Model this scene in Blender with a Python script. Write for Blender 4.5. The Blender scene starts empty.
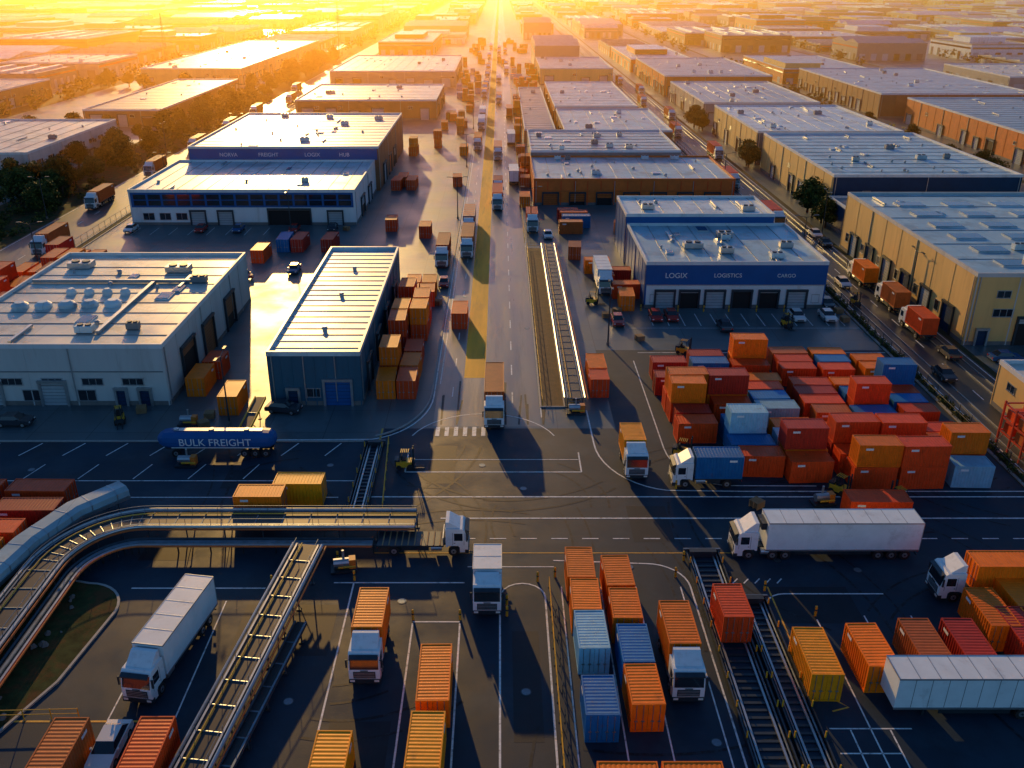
import bpy, math, random
import bmesh
from mathutils import Vector
random.seed(7)
R=math.radians
scene=bpy.context.scene
coll=scene.collection
AZ=-14.0; EL=12.0

# ---------------------------------------------------------------- materials
def mk(name,col,rough=.6,metal=0.0,var=.15,scale=.8,bump=0.0,objrand=0.0,dirt=None,dirt_amt=.5,
       dirt_scale=.5,brick=None,stretch=None,rvar=0.0,spec=.5,dthr=.55):
    m=bpy.data.materials.new(name); m.use_nodes=True
    nt=m.node_tree; N=nt.nodes; L=nt.links
    b=N['Principled BSDF']
    b.inputs['Roughness'].default_value=rough; b.inputs['Metallic'].default_value=metal
    b.inputs['Specular IOR Level'].default_value=spec
    tc=N.new('ShaderNodeTexCoord'); co=tc.outputs['Object']
    if stretch:
        mp=N.new('ShaderNodeMapping'); mp.inputs['Scale'].default_value=stretch
        L.new(co,mp.inputs['Vector']); sco=mp.outputs['Vector']
    else: sco=co
    no=N.new('ShaderNodeTexNoise'); no.inputs['Scale'].default_value=scale
    no.inputs['Detail'].default_value=4; no.inputs['Roughness'].default_value=.62
    L.new(sco,no.inputs['Vector'])
    src=None
    if brick:
        bt=N.new('ShaderNodeTexBrick'); bt.offset=brick[3]
        bt.inputs['Scale'].default_value=1
        bt.inputs['Brick Width'].default_value=brick[0]; bt.inputs['Row Height'].default_value=brick[1]
        bt.inputs['Mortar Size'].default_value=brick[2]; bt.inputs['Mortar Smooth'].default_value=.1
        c=Vector(col)
        bt.inputs['Color1'].default_value=(*c,1); bt.inputs['Color2'].default_value=(*(c*brick[5]),1)
        bt.inputs['Mortar'].default_value=(*(c*brick[4]),1)
        L.new(co,bt.inputs['Vector']); src=bt.outputs['Color']
    else:
        rgb=N.new('ShaderNodeRGB'); rgb.outputs[0].default_value=(*col,1); src=rgb.outputs[0]
    hs=N.new('ShaderNodeHueSaturation'); L.new(src,hs.inputs['Color'])
    mr=N.new('ShaderNodeMapRange'); mr.inputs['From Min'].default_value=.25; mr.inputs['From Max'].default_value=.75
    mr.inputs['To Min'].default_value=1-var; mr.inputs['To Max'].default_value=1+var
    L.new(no.outputs['Fac'],mr.inputs['Value']); val=mr.outputs['Result']
    if objrand:
        oi=N.new('ShaderNodeObjectInfo'); m2=N.new('ShaderNodeMapRange')
        m2.inputs['To Min'].default_value=1-objrand; m2.inputs['To Max'].default_value=1+objrand*.5
        L.new(oi.outputs['Random'],m2.inputs['Value'])
        mu=N.new('ShaderNodeMath'); mu.operation='MULTIPLY'
        L.new(val,mu.inputs[0]); L.new(m2.outputs['Result'],mu.inputs[1]); val=mu.outputs[0]
    L.new(val,hs.inputs['Value']); out=hs.outputs['Color']
    if dirt:
        n2=N.new('ShaderNodeTexNoise'); n2.inputs['Scale'].default_value=dirt_scale; n2.inputs['Detail'].default_value=6
        n2.inputs['Roughness'].default_value=.7
        if objrand:
            ad=N.new('ShaderNodeVectorMath'); ad.operation='ADD'
            L.new(sco,ad.inputs[0]); cx=N.new('ShaderNodeCombineXYZ')
            mm=N.new('ShaderNodeMath'); mm.operation='MULTIPLY'; mm.inputs[1].default_value=50
            L.new(oi.outputs['Random'],mm.inputs[0]); L.new(mm.outputs[0],cx.inputs[0]); L.new(cx.outputs[0],ad.inputs[1])
            L.new(ad.outputs[0],n2.inputs['Vector'])
        else: L.new(sco,n2.inputs['Vector'])
        m3=N.new('ShaderNodeMapRange'); m3.inputs['From Min'].default_value=dthr; m3.inputs['From Max'].default_value=dthr+.13
        m3.inputs['To Max'].default_value=dirt_amt
        L.new(n2.outputs['Fac'],m3.inputs['Value'])
        mx=N.new('ShaderNodeMix'); mx.data_type='RGBA'
        L.new(m3.outputs['Result'],mx.inputs[0]); L.new(out,mx.inputs[6]); mx.inputs[7].default_value=(*dirt,1)
        out=mx.outputs[2]
    L.new(out,b.inputs['Base Color'])
    if rvar:
        m4=N.new('ShaderNodeMapRange'); m4.inputs['From Min'].default_value=.3; m4.inputs['From Max'].default_value=.7
        m4.inputs['To Min'].default_value=rough-rvar; m4.inputs['To Max'].default_value=rough+rvar
        L.new(no.outputs['Fac'],m4.inputs['Value']); L.new(m4.outputs['Result'],b.inputs['Roughness'])
    if bump:
        n5=N.new('ShaderNodeTexNoise'); n5.inputs['Scale'].default_value=14; n5.inputs['Detail'].default_value=3
        L.new(co,n5.inputs['Vector'])
        bp=N.new('ShaderNodeBump'); bp.inputs['Strength'].default_value=bump; bp.inputs['Distance'].default_value=.03
        L.new(n5.outputs['Fac'],bp.inputs['Height']); L.new(bp.outputs['Normal'],b.inputs['Normal'])
    return m

M={}
M['ground']=mk('dry_earth',(.075,.055,.030),.9,var=.5,scale=.03,dirt=(.025,.038,.014),dirt_scale=.02,dirt_amt=.8,dthr=.45,spec=.2)
M['asphalt']=mk('asphalt',(.010,.030,.054),.62,var=.35,scale=.22,bump=.25,dirt=(.020,.052,.085),dirt_scale=.09,dirt_amt=.65,rvar=.12,dthr=.48,spec=.26)
M['asphalt2']=mk('asphalt_worn',(.04,.047,.055),.46,var=.25,scale=.12,bump=.2,dirt=(.026,.029,.034),dirt_scale=.35,dirt_amt=.6,rvar=.1,stretch=(1,.12,1),spec=.4)
M['concrete']=mk('concrete_slabs',(.085,.125,.145),.42,var=.28,scale=.09,bump=.15,dirt=(.045,.066,.08),dirt_scale=.14,dirt_amt=.6,rvar=.12,brick=(7,6,.05,0,.45,.84),spec=.42)
M['avenue']=mk('avenue_concrete',(.165,.17,.16),.34,var=.3,scale=.35,bump=.12,dirt=(.07,.075,.08),dirt_scale=.5,dirt_amt=.7,rvar=.1,stretch=(1,.06,1),dthr=.52,spec=.55)
M['patch']=mk('asphalt_patch',(.008,.018,.030),.6,var=.2,scale=.7,spec=.25)
M['skid']=mk('tyre_rubber_marks',(.006,.012,.018),.6,var=.3,scale=2,dirt=(.018,.04,.062),dirt_scale=1.2,dirt_amt=.8,dthr=.47,spec=.25)
M['sunstreak']=mk('painted_sun_streak',(.80,.40,.02),.65,var=.35,scale=.3,dirt=(.30,.18,.05),dirt_scale=.8,dirt_amt=.6,stretch=(1,.1,1),spec=.2)  # golden sun glare on the avenue, put into the base colour as ochre
M['dirtstrip']=mk('brown_gravel',(.11,.06,.028),.85,var=.4,scale=1.2,bump=.4)
M['white']=mk('white_road_paint',(.72,.76,.78),.6,var=.25,scale=2.5,dirt=(.14,.18,.21),dirt_scale=1.6,dirt_amt=.8,dthr=.53)
M['yellow']=mk('yellow_road_paint',(.75,.42,.04),.6,var=.3,scale=2.5,dirt=(.07,.07,.06),dirt_scale=1.6,dirt_amt=.8,dthr=.53)
M['kerb']=mk('kerb_stone',(.34,.34,.33),.7,var=.2,scale=2)
M['grass']=mk('rough_grass',(.035,.05,.016),.95,var=.6,scale=.9,bump=.6,dirt=(.10,.05,.02),dirt_scale=.5,dirt_amt=.9,dthr=.47,spec=.2)
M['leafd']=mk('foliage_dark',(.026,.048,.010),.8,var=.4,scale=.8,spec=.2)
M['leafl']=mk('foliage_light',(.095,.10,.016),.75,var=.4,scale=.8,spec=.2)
M['bark']=mk('bark',(.07,.05,.035),.9)
M['cream']=mk('cream_wall',(.50,.52,.52),.65,var=.10,scale=.4,dirt=(.3,.29,.27),dirt_scale=.5,dirt_amt=.5,stretch=(1,1,.15))
M['tan']=mk('tan_wall',(.68,.45,.16),.65,var=.12,scale=.4,dirt=(.40,.25,.10),dirt_scale=.5,dirt_amt=.5,stretch=(1,1,.15))
M['steelblue']=mk('steel_blue_cladding',(.016,.095,.16),.5,var=.12,scale=.4,dirt=(.016,.06,.09),dirt_scale=.6,dirt_amt=.5,stretch=(1,1,.15))
M['royal']=mk('royal_blue_cladding',(.004,.09,.30),.5,var=.12,scale=.4,spec=.3)
M['navy']=mk('navy_cladding',(.004,.035,.095),.5,var=.15,scale=.4,spec=.3)
M['brownwall']=mk('brown_cladding',(.28,.11,.04),.6,var=.2,scale=.4,objrand=.2)
M['orangewall']=mk('orange_cladding',(.65,.14,.012),.55,var=.2,scale=.5)
M['greywall']=mk('grey_cladding',(.20,.22,.235),.6,var=.15,scale=.4,objrand=.3)
M['whitewall']=mk('white_cladding',(.64,.69,.72),.55,var=.1,scale=.4,dirt=(.4,.4,.38),dirt_scale=.5,dirt_amt=.5,stretch=(1,1,.15))
M['plinth']=mk('concrete_plinth',(.16,.155,.15),.8,var=.2)
def roofm(n,c,r=.42): return mk(n,c,r,var=.28,scale=.10,dirt=tuple(x*.45 for x in c),dirt_scale=.16,dirt_amt=.7,rvar=.1,brick=(6.0,14,.04,.5,.7,.92),objrand=.15,dthr=.50)
M['roofw']=roofm('white_membrane_roof',(.58,.72,.78))
M['roofb']=roofm('bluegrey_roof',(.36,.56,.66))
M['roofc']=roofm('cream_roof',(.62,.62,.56))
M['roofg']=roofm('grey_roof',(.22,.27,.31))
M['metal']=mk('galvanised_steel',(.42,.46,.49),.38,.8,var=.15,scale=1.5)
M['dmetal']=mk('dark_steel',(.04,.06,.078),.45,.6,var=.2,scale=1.5)
M['mmetal']=mk('weathered_steel',(.15,.20,.25),.42,.75,var=.3,scale=1.5,dirt=(.12,.06,.03),dirt_scale=1,dirt_amt=.6)
M['belt']=mk('rubber_belt',(.012,.018,.025),.5,var=.3,scale=1)
M['ypaint']=mk('yellow_safety_paint',(.68,.38,.02),.45,var=.15,scale=2)
M['opaint']=mk('orange_machine_paint',(.62,.19,.02),.45,var=.15,scale=2)
M['rpaint']=mk('red_oxide_steel',(.50,.05,.02),.5,var=.2,scale=2)
M['glass']=mk('dark_glass',(.012,.02,.03),.08,var=.2,scale=.5,spec=.8)
M['bglass']=mk('blue_glass',(.02,.07,.15),.12,var=.3,scale=.3,spec=.8)
M['dark']=mk('dark_opening',(.008,.008,.009),.8,var=.1)
M['door']=mk('roller_door',(.34,.40,.44),.5,var=.1)
M['tyre']=mk('tyre_rubber',(.015,.015,.016),.8,var=.2)
M['lamp']=mk('headlight_lens',(.75,.75,.72),.15,var=.02)
M['tail']=mk('tail_light',(.4,.01,.01),.3,var=.02)
M['cabw']=mk('white_truck_paint',(.74,.80,.84),.3,var=.06,scale=1,dirt=(.4,.4,.4),dirt_scale=1.2,dirt_amt=.3)
M['trailerw']=mk('white_trailer_panel',(.72,.81,.85),.42,var=.08,scale=.7,dirt=(.45,.48,.5),dirt_scale=.6,dirt_amt=.5)
rust=(.14,.045,.018)
def cm(n,c): return mk(n,c,.5,var=.16,scale=1.2,objrand=.25,dirt=rust,dirt_scale=.9,dirt_amt=.45,dthr=.59,spec=.3)
M['cO']=cm('container_orange',(.92,.20,.005)); M['cR']=cm('container_red',(.76,.075,.010))
M['cB']=cm('container_blue',(.004,.165,.46)); M['cD']=cm('container_maroon',(.42,.03,.015))
M['cT']=cm('container_brown',(.55,.13,.025)); M['cW']=cm('container_pale',(.25,.52,.70)); M['cY']=cm('container_amber',(.95,.33,.006))
M['carw']=mk('car_white',(.7,.7,.7),.25,var=.03); M['cark']=mk('car_dark',(.03,.04,.055),.25,var=.05)
M['carr']=mk('car_red',(.35,.03,.02),.25,var=.05); M['carb']=mk('car_blue',(.02,.09,.25),.25,var=.05)
M['letter']=mk('sign_lettering',(.70,.76,.80),.5,var=.02)
M['wood']=mk('pallet_wood',(.32,.2,.1),.8,var=.3)

# ---------------------------------------------------------------- mesh builder
class MB:
    def __init__(s): s.v=[];s.f=[];s.m=[];s.ms=[]
    def mi(s,k):
        if k not in s.ms: s.ms.append(k)
        return s.ms.index(k)
    def poly(s,pts,k):
        i=len(s.v); s.v+= [tuple(p) for p in pts]; s.f.append(tuple(range(i,i+len(pts)))); s.m.append(s.mi(k))
    def box(s,x0,x1,y0,y1,z0,z1,k):
        i=len(s.v)
        s.v+=[(x0,y0,z0),(x1,y0,z0),(x1,y1,z0),(x0,y1,z0),(x0,y0,z1),(x1,y0,z1),(x1,y1,z1),(x0,y1,z1)]
        for q in ((0,3,2,1),(4,5,6,7),(0,1,5,4),(1,2,6,5),(2,3,7,6),(3,0,4,7)):
            s.f.append(tuple(i+a for a in q)); s.m.append(s.mi(k))
    def cyl(s,a,b,r,k,n=10,r2=None):
        a=Vector(a);b=Vector(b); d=(b-a).normalized()
        u=d.orthogonal().normalized(); w=d.cross(u); r2=r if r2 is None else r2
        i=len(s.v)
        for p,rr in ((a,r),(b,r2)):
            for j in range(n):
                t=2*math.pi*j/n; s.v.append(tuple(p+(u*math.cos(t)+w*math.sin(t))*rr))
        for j in range(n):
            s.f.append((i+j,i+(j+1)%n,i+n+(j+1)%n,i+n+j)); s.m.append(s.mi(k))
        s.f.append(tuple(i+j for j in range(n))[::-1]); s.m.append(s.mi(k))
        s.f.append(tuple(i+n+j for j in range(n))); s.m.append(s.mi(k))
    def prism(s,prof,x0,x1,k,top=None):
        n=len(prof); i=len(s.v)
        for x in (x0,x1):
            for (y,z) in prof: s.v.append((x,y,z))
        for j in range(n):
            s.f.append((i+j,i+(j+1)%n,i+n+(j+1)%n,i+n+j)); s.m.append(s.mi(k))
        s.f.append(tuple(i+j for j in range(n))[::-1]); s.m.append(s.mi(k))
        s.f.append(tuple(i+n+j for j in range(n))); s.m.append(s.mi(k))
    def sweep(s,path,prof,k,closed=True):
        i=len(s.v); n=len(prof); P=[Vector(p) for p in path]
        for a,p in enumerate(P):
            t=(P[min(a+1,len(P)-1)]-P[max(a-1,0)]); t.z=0; t.normalize(); sd=Vector((t.y,-t.x,0))
            for (o,z) in prof: s.v.append(tuple(p+sd*o+Vector((0,0,z))))
        for a in range(len(P)-1):
            for j in range(n if closed else n-1):
                q=(j+1)%n; s.f.append((i+a*n+j,i+a*n+q,i+(a+1)*n+q,i+(a+1)*n+j)); s.m.append(s.mi(k))
        if closed and n>2:
            s.f.append(tuple(i+j for j in range(n))); s.m.append(s.mi(k))
            e=i+(len(P)-1)*n; s.f.append(tuple(e+j for j in range(n))[::-1]); s.m.append(s.mi(k))
    def tube(s,path,o,z,r,k,n=8):
        s.sweep(path,[(o+r*math.cos(2*math.pi*j/n),z+r*math.sin(2*math.pi*j/n)) for j in range(n)],k)
    def bar(s,path,o,z,w,h,k):
        s.sweep(path,[(o-w/2,z-h/2),(o+w/2,z-h/2),(o+w/2,z+h/2),(o-w/2,z+h/2)],k)
    def mesh(s,name,fix=True):
        me=bpy.data.meshes.new(name); me.from_pydata(s.v,[],s.f)
        for k in s.ms: me.materials.append(M[k])
        me.polygons.foreach_set('material_index',s.m); me.update()
        if fix:
            bm=bmesh.new(); bm.from_mesh(me); bmesh.ops.recalc_face_normals(bm,faces=bm.faces); bm.to_mesh(me); bm.free()
        return me
def put(name,me,loc=(0,0,0),rot=0,parent=None,scale=None):
    o=bpy.data.objects.new(name,me); o.location=loc; o.rotation_euler=(0,0,R(rot))
    if scale: o.scale=scale
    coll.objects.link(o)
    if parent: o.parent=parent
    return o
def empty(name,loc=(0,0,0)):
    o=bpy.data.objects.new(name,None); o.location=loc; o.empty_display_size=.5; coll.objects.link(o); return o

# ---------------------------------------------------------------- ground sheets
def sheet(name,rects,z,k):
    m=MB()
    for (x0,x1,y0,y1) in rects: m.poly([(x0,y0,z),(x1,y0,z),(x1,y1,z),(x0,y1,z)],k)
    return put(name,m.mesh(name,False))
sheet('ground',[(-6000,6000,-300,9000)],0,'ground')
sheet('asphalt_yard',[(-84,56,5,93.5),(14,56,93.5,122),(-14,14,93.5,97)],.004,'asphalt')
sheet('concrete_apron',[(-84,-14,93.5,2600),(-14,14,97,2600),(14,56,122,2600)],.004,'concrete')
sheet('industrial_yard',[(68.5,118,20,2600),(140,212,20,2600),(228,600,150,2600),(-190,-119,150,2600),(-600,-205,180,2600)],.004,'concrete')
sheet('service_road',[(-100,-86,5,2600),(57.5,67.5,5,2600),(120,138,150,2600),(214,226,200,2600)],.006,'asphalt2')
sheet('avenue_road',[(-8.2,5,97.5,2600)],.010,'avenue')
sheet('cross_street',[(-84,-26,292,305),(-84,-26,412,424),(18,56,426,440),(-600,-105,292,305)],.012,'asphalt2')
sheet('painted_sun_streak',[(-4.9,-2.0,112,2600)],.014,'sunstreak')  # ochre strip laid where sun glare runs down the avenue; painted light
sheet('gravel_strip',[(5.3,8.1,103,176)],.012,'dirtstrip')
sheet('asphalt_patch',[(-30,-21.5,83,87),(-22,-14,57,63.5),(13,17,73,79.5),(24,31,61,66),(-8,-5,84,92.6),(30,43,104,107),(1,3.2,48,60),(-34,-29,70,72.2),(44,55,67,69.5),(-12.5,-8,44,50),(-70,-60,83,88)],.009,'patch')

W=MB(); Y=MB(); T=MB()
def line(m,k,x0,y0,x1,y1,w=.15,z=.018):
    d=Vector((x1-x0,y1-y0,0)).normalized(); s=Vector((d.y,-d.x,0))*w/2
    a=Vector((x0,y0,z)); b=Vector((x1,y1,z)); m.poly([a-s,b-s,b+s,a+s],k)
def pl(m,k,pts,w=.15,z=.018):
    m.sweep([(x,y,z) for x,y in pts],[(-w/2,0),(w/2,0)],k,False)
def arc(cx,cy,r,a0,a1,n=14,ry=None):
    ry=ry or r
    return [(cx+r*math.cos(R(a0+(a1-a0)*i/n)),cy+ry*math.sin(R(a0+(a1-a0)*i/n))) for i in range(n+1)]
wl=lambda *a,**k: line(W,'white',*a,**k)
yl=lambda *a,**k: line(Y,'yellow',*a,**k)
# cross road
wl(-14,81.3,56,81.3,.2); wl(-6,77.2,56,77.2,.2); wl(-84,84.6,-15.5,84.6); wl(-84,81.2,-17,81.2)
for i in range(22): wl(-4+i*3,73.6,-2.4+i*3,73.6,.14)
for i in range(9): wl(-60+i*5,90.2,-58.6+i*5,93.2)
for i in range(6): wl(-58+i*6,85,-57+i*6,88.2,.12)
wl(-10.5,86.5,9,86.5,.18); wl(-10.5,89.3,9,89.3,.12); wl(-10.5,86.5,-10.5,91,.16); wl(9,86.5,9,91,.16)
for i in range(6): wl(-7.5+i*1.1,95,-7.5+i*1.1,97.4,.5,z=.019)
# avenue
pl(W,'white',[(-8.6,300),(-8.6,106)]+arc(-16.6,106,8,0,-80,10,12)+[(-40,93.9)],.18)
pl(W,'white',[(10.9,102)]+arc(19,93,8,180,262,10,10.5)+[(26,82.4),(56,82.4)],.18)
pl(W,'white',[(19,118),(19,92)]+arc(25,92,6,180,262,8,8.5)+[(34,83.5)],.15)
for i in range(60): wl(1.6,104+i*9,1.6,107.5+i*9,.16)
wl(5.15,100,5.15,600,.14); wl(-8.0,110,-8.0,700,.14)
for i in range(50): wl(-6.2,106+i*10,-6.2,109+i*10,.14)
pl(W,'white',arc(-2,92,9,20,160,16,9),.15)
# yard in front of blue building
wl(20,121,56,121); wl(20,131,56,131,.1)
for i in range(13): wl(24+i*2.5,132,24+i*2.5,137.5,.12)
for i in range(9): wl(-82+i*4,186,-82+i*4,192,.12)
# foreground bays
wl(-15,66.6,-3.2,66.6); wl(-3.4,40,-3.4,61); wl(-7.4,40,-7.4,61); wl(-7.4,61.2,-3.4,61.2); wl(-13.2,40,-13.2,66.6)
pl(W,'white',[(0,40),(0,64.5)]+arc(2,64.5,2,180,0,10)+[(4,40)],.16)
for x in (5.5,9,12.2,16.2): wl(x,40,x,66,.12)
pl(W,'white',[(5,70)]+arc(13.6,66,3.5,90,0,8)+[(17.1,40)],.15)
wl(-33,65.8,-21,65.8); wl(-28.9,50,-28.9,64,.12); wl(-24,50,-24,64,.12)
pl(W,'white',[(23.2,40),(23.2,63)]+arc(25.2,63,2,180,90,6)+[(34,65)],.15)
wl(27,44,27,61.5,.12); wl(31.2,53,31.2,62,.12); wl(35.2,53,35.2,62,.12); wl(24,49.3,30,49.3,.12); wl(24,47,28.4,47,.12)
wl(25.5,45,25.5,49.2,.12); wl(28.4,45,28.4,49.2,.12); wl(-3,69,5,69,.12)
for i in range(6): wl(20+i*1,66.5,20.6+i*1,67.2,.12)
yl(-37,50,-23.8,50,.18); yl(-37,44,-37,50,.18); yl(-14.2,93,-14.2,97,.2)
yl(-12,71.2,22,71.2,.12); pl(Y,'yellow',[(24.8,51)]+arc(30,56,6,230,180,6)+[(24,66)],.14)
# side roads
for i in range(70): wl(62.5,60+i*9,62.5,63+i*9,.15)
wl(57.9,20,57.9,900,.15); wl(67.1,20,67.1,900,.15)
wl(-99.5,20,-99.5,900,.15); wl(-86.5,20,-86.5,900,.15)
for i in range(70): wl(-93,60+i*9,-93,63+i*9,.15)
put('road_markings',W.mesh('road_markings')); put('yellow_road_markings',Y.mesh('yellow_road_markings'))
rt=random.Random(21)
for i in range(34):
    x=rt.uniform(-32,50); y=rt.uniform(42,92); r0=rt.uniform(7,26); a0=rt.choice([0,90,180,270])+rt.uniform(-20,20); sp=rt.uniform(25,70)
    for dr in (0,1.9):
        pts=arc(x-r0*math.cos(R(a0)),y-r0*math.sin(R(a0)),r0+dr,a0,a0+sp,14)
        pts=[p for p in pts if 10<p[1]<93 and -33<p[0]<55]
        if len(pts)>3: pl(T,'skid',pts,rt.uniform(.16,.3),.0135+.0001*i)
for i in range(8):
    x=rt.choice([-7.2,-1.2,.4,3.4]); 
    for dr in (0,1.9): line(T,'skid',x+dr,98,x+dr+rt.uniform(-.6,.6),rt.uniform(103,111),.22,.0162+.00005*i)
put('tyre_marks',T.mesh('tyre_marks'))

# kerbs
K=MB()
K.box(-84,-15,93.5,93.75,0,.14,'kerb'); K.box(-85.6,-85.3,5,2600,0,.14,'kerb'); K.box(-84.1,-83.8,5,2600,0,.14,'kerb')
K.box(56.2,56.5,5,2600,0,.14,'kerb'); K.box(57.2,57.45,5,2600,0,.14,'kerb')
K.bar([(-8.9,300,.07),(-8.9,107,.07)]+[(x,y,.07) for x,y in arc(-16.9,107,8,0,-75,10,12.5)],0,0,.22,.14,'kerb')
K.box(8.12,8.3,103,176,0,.14,'kerb'); K.box(5.1,5.28,103,176,0,.14,'kerb'); K.box(5.1,8.3,102.8,102.98,0,.14,'kerb')
put('kerb',K.mesh('kerb'))
G=MB(); outline=[(-62,48),(-36.5,48)]+[(-34.2,54)]+arc(-37,62.5,4,0,90,8)+[(-40,67.3),(-62,67.3)]
G.poly([(x,y,.12) for x,y in outline],'grass'); put('grass_verge',G.mesh('grass_verge'))
K2=MB(); K2.bar([(x,y,.08) for x,y in outline[1:-1]],-.12,0,.22,.16,'kerb'); put('verge_kerb',K2.mesh('verge_kerb'))
sheet('verge_ground',[(56.5,57.2,5,2600),(-85.3,-84.1,5,2600),(-119,-100,60,2600)],.03,'grass')
mh=MB(); mh.cyl((0,0,.0),(0,0,.024),.42,'dmetal',18); mh.cyl((0,0,.024),(0,0,.03),.34,'mmetal',18); mhe=mh.mesh('manhole_cover')
for q in ((-2,88),(12,69),(-19,88),(-8.6,64),(26,70),(-28,91),(2.5,83),(-52,87),(33,68.5),(-16,52),(2,53),(15.5,48),(-1,112),(4.2,131),(-6,146)): put('manhole_cover',mhe,(q[0],q[1],.0))

# ---------------------------------------------------------------- warehouses
class WH:
    def __init__(s,x0,x1,y0,y1,h): s.x0,s.x1,s.y0,s.y1,s.h=x0,x1,y0,y1,h; s.p={}
    def part(s,n):
        if n not in s.p: s.p[n]=MB()
        return s.p[n]
    def fb(s,n,side,a0,a1,z0,z1,d0,d1,k):
        m=s.part(n)
        if side=='F': m.box(a0,a1,s.y0-d1,s.y0-d0,z0,z1,k)
        elif side=='L': m.box(s.x0-d1,s.x0-d0,a0,a1,z0,z1,k)
        elif side=='R': m.box(s.x1+d0,s.x1+d1,a0,a1,z0,z1,k)
    def shell(s,z0,wall,roof,trim,plinth=True):
        x0,x1,y0,y1,h=s.x0,s.x1,s.y0,s.y1,s.h
        s.part('walls').box(x0,x1,y0,y1,z0,h-.4,wall)
        s.part('roof').poly([(x0+.25,y0+.25,h-.37),(x1-.25,y0+.25,h-.37),(x1-.25,y1-.25,h-.37),(x0+.25,y1-.25,h-.37)],roof)
        t=s.part('parapet'); a=.06
        t.box(x0-a,x1+a,y0-a,y0+.25,h-.5,h+.1,trim); t.box(x0-a,x1+a,y1-.25,y1+a,h-.5,h+.1,trim)
        t.box(x0-a,x0+.25,y0+.252,y1-.252,h-.5,h+.098,trim); t.box(x1-.25,x1+a,y0+.252,y1-.252,h-.5,h+.098,trim)
        if plinth and z0==0:
            for sd in 'FLR':
                u0,u1=(x0,x1) if sd=='F' else (y0,y1)
                s.fb('plinth',sd,u0+.02,u1-.02,0,.6,-.01,.05,'plinth')
    def ribs(s,side,step,k,z0=0,z1=None):
        u0,u1=(s.x0,s.x1) if side=='F' else (s.y0,s.y1); n=max(1,int((u1-u0)/step))
        for i in range(n+1):
            u=u0+.15+(u1-u0-.3)*i/n; s.fb('pilasters',side,u-.08,u+.08,z0,(z1 or s.h)-.52,-.01,.055,k)
        for i in range(0,n+1,3):
            u=u0+.55+(u1-u0-1.1)*i/n; s.fb('downpipes',side,u-.06,u+.06,.6,s.h-.52,.036,.16,'metal')
    def win(s,side,a0,a1,z0,z1,n=2,k='glass',fr='metal'):
        s.fb('windows',side,a0,a1,z0,z1,-.01,.03,k)
        s.fb('window_frames',side,a0-.08,a1+.08,z1,z1+.1,-.01,.09,fr); s.fb('window_frames',side,a0-.08,a1+.08,z0-.1,z0,-.01,.11,fr)
        for i in range(n+1):
            u=a0+(a1-a0)*i/n; s.fb('window_frames',side,u-.04,u+.04,z0,z1,-.01,.07,fr)
    def dock(s,side,c,w,hh,k='door',openf=0.0,shelter=True):
        a0,a1=c-w/2,c+w/2
        s.fb('doors',side,a0,a1,0,hh,.047,.062,'dark')
        zb=hh*openf
        n=max(2,int((hh-zb)/.45))
        for i in range(n):
            z=zb+(hh-zb)*i/n; s.fb('doors',side,a0,a1,z+.03,z+(hh-zb)/n-.02,.063,.09,k)
        f='dmetal' if shelter else 'metal'
        s.fb('door_frames',side,a0-.3,a0-.002,0,hh,.045,.35,f); s.fb('door_frames',side,a1+.002,a1+.3,0,hh,.045,.35,f)
        s.fb('door_frames',side,a0-.3,a1+.3,hh+.002,hh+.35,.045,.45,f)
    def hvac(s,x,y,sz=1.6,k='metal'):
        z=s.h-.36; m=s.part('roof_units')
        m.box(x-sz,x+sz,y-sz*.6,y+sz*.6,z+.12,z+1.0,k); m.box(x-sz*.9,x+sz*.9,y-sz*.5,y+sz*.5,z-.02,z+.118,'dmetal')
        m.cyl((x-sz*.45,y,z+1.0),(x-sz*.45,y,z+1.15),sz*.35,'dmetal',12); m.cyl((x+sz*.45,y,z+1.0),(x+sz*.45,y,z+1.15),sz*.35,'dmetal',12)
    def vent(s,x,y,r=.35):
        z=s.h-.38; m=s.part('roof_vents'); m.cyl((x,y,z),(x,y,z+.4),r*.7,'metal',8); m.cyl((x,y,z+.4),(x,y,z+.6),r,'metal',8,r*.4)
    def dome(s,x,y,r=1.1):
        z=s.h-.38; m=s.part('roof_vents'); m.cyl((x,y,z),(x,y,z+.5),r,'roofw',14); m.cyl((x,y,z+.5),(x,y,z+.9),r,'roofw',14,r*.55)
    def skylight(s,x,y,w,l):
        z=s.h-.37; m=s.part('skylights'); m.box(x-w/2,x+w/2,y-l/2,y+l/2,z-.01,z+.22,'roofw'); m.box(x-w/2+.1,x+w/2-.1,y-l/2+.1,y+l/2-.1,z+.2,z+.27,'bglass')
    def seams(s,step,k='metal',ax='y'):
        z=s.h-.37; m=s.part('roof_seams')
        if ax=='y':
            x=s.x0+step
            while x<s.x1-.5: m.box(x-.05,x+.05,s.y0+.3,s.y1-.3,z-.01,z+.08,k); x+=step
        else:
            y=s.y0+step
            while y<s.y1-.5: m.box(s.x0+.3,s.x1-.3,y-.05,y+.05,z-.01,z+.08,k); y+=step
    def clutter(s,n,seed=1,x0=None,x1=None):
        r=random.Random(seed); x0=s.x0 if x0 is None else x0; x1=s.x1 if x1 is None else x1
        for i in range(n):
            x=r.uniform(x0+3,x1-3); y=r.uniform(s.y0+3,s.y1-3); t=r.random()
            if t<.2: s.hvac(x,y,r.uniform(.7,1.2),r.choice(['metal','roofw','greywall']))
            elif t<.65: s.vent(x,y,r.uniform(.25,.5))
            elif t<.85: s.skylight(x,y,r.choice([1.2,2]),r.choice([2,3]))
            else:
                z=s.h-.36; s.part('roof_ducts').box(x-.2,x+.2,y-r.uniform(1,4),y+2,z+.1,z+.4,'metal')
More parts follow.
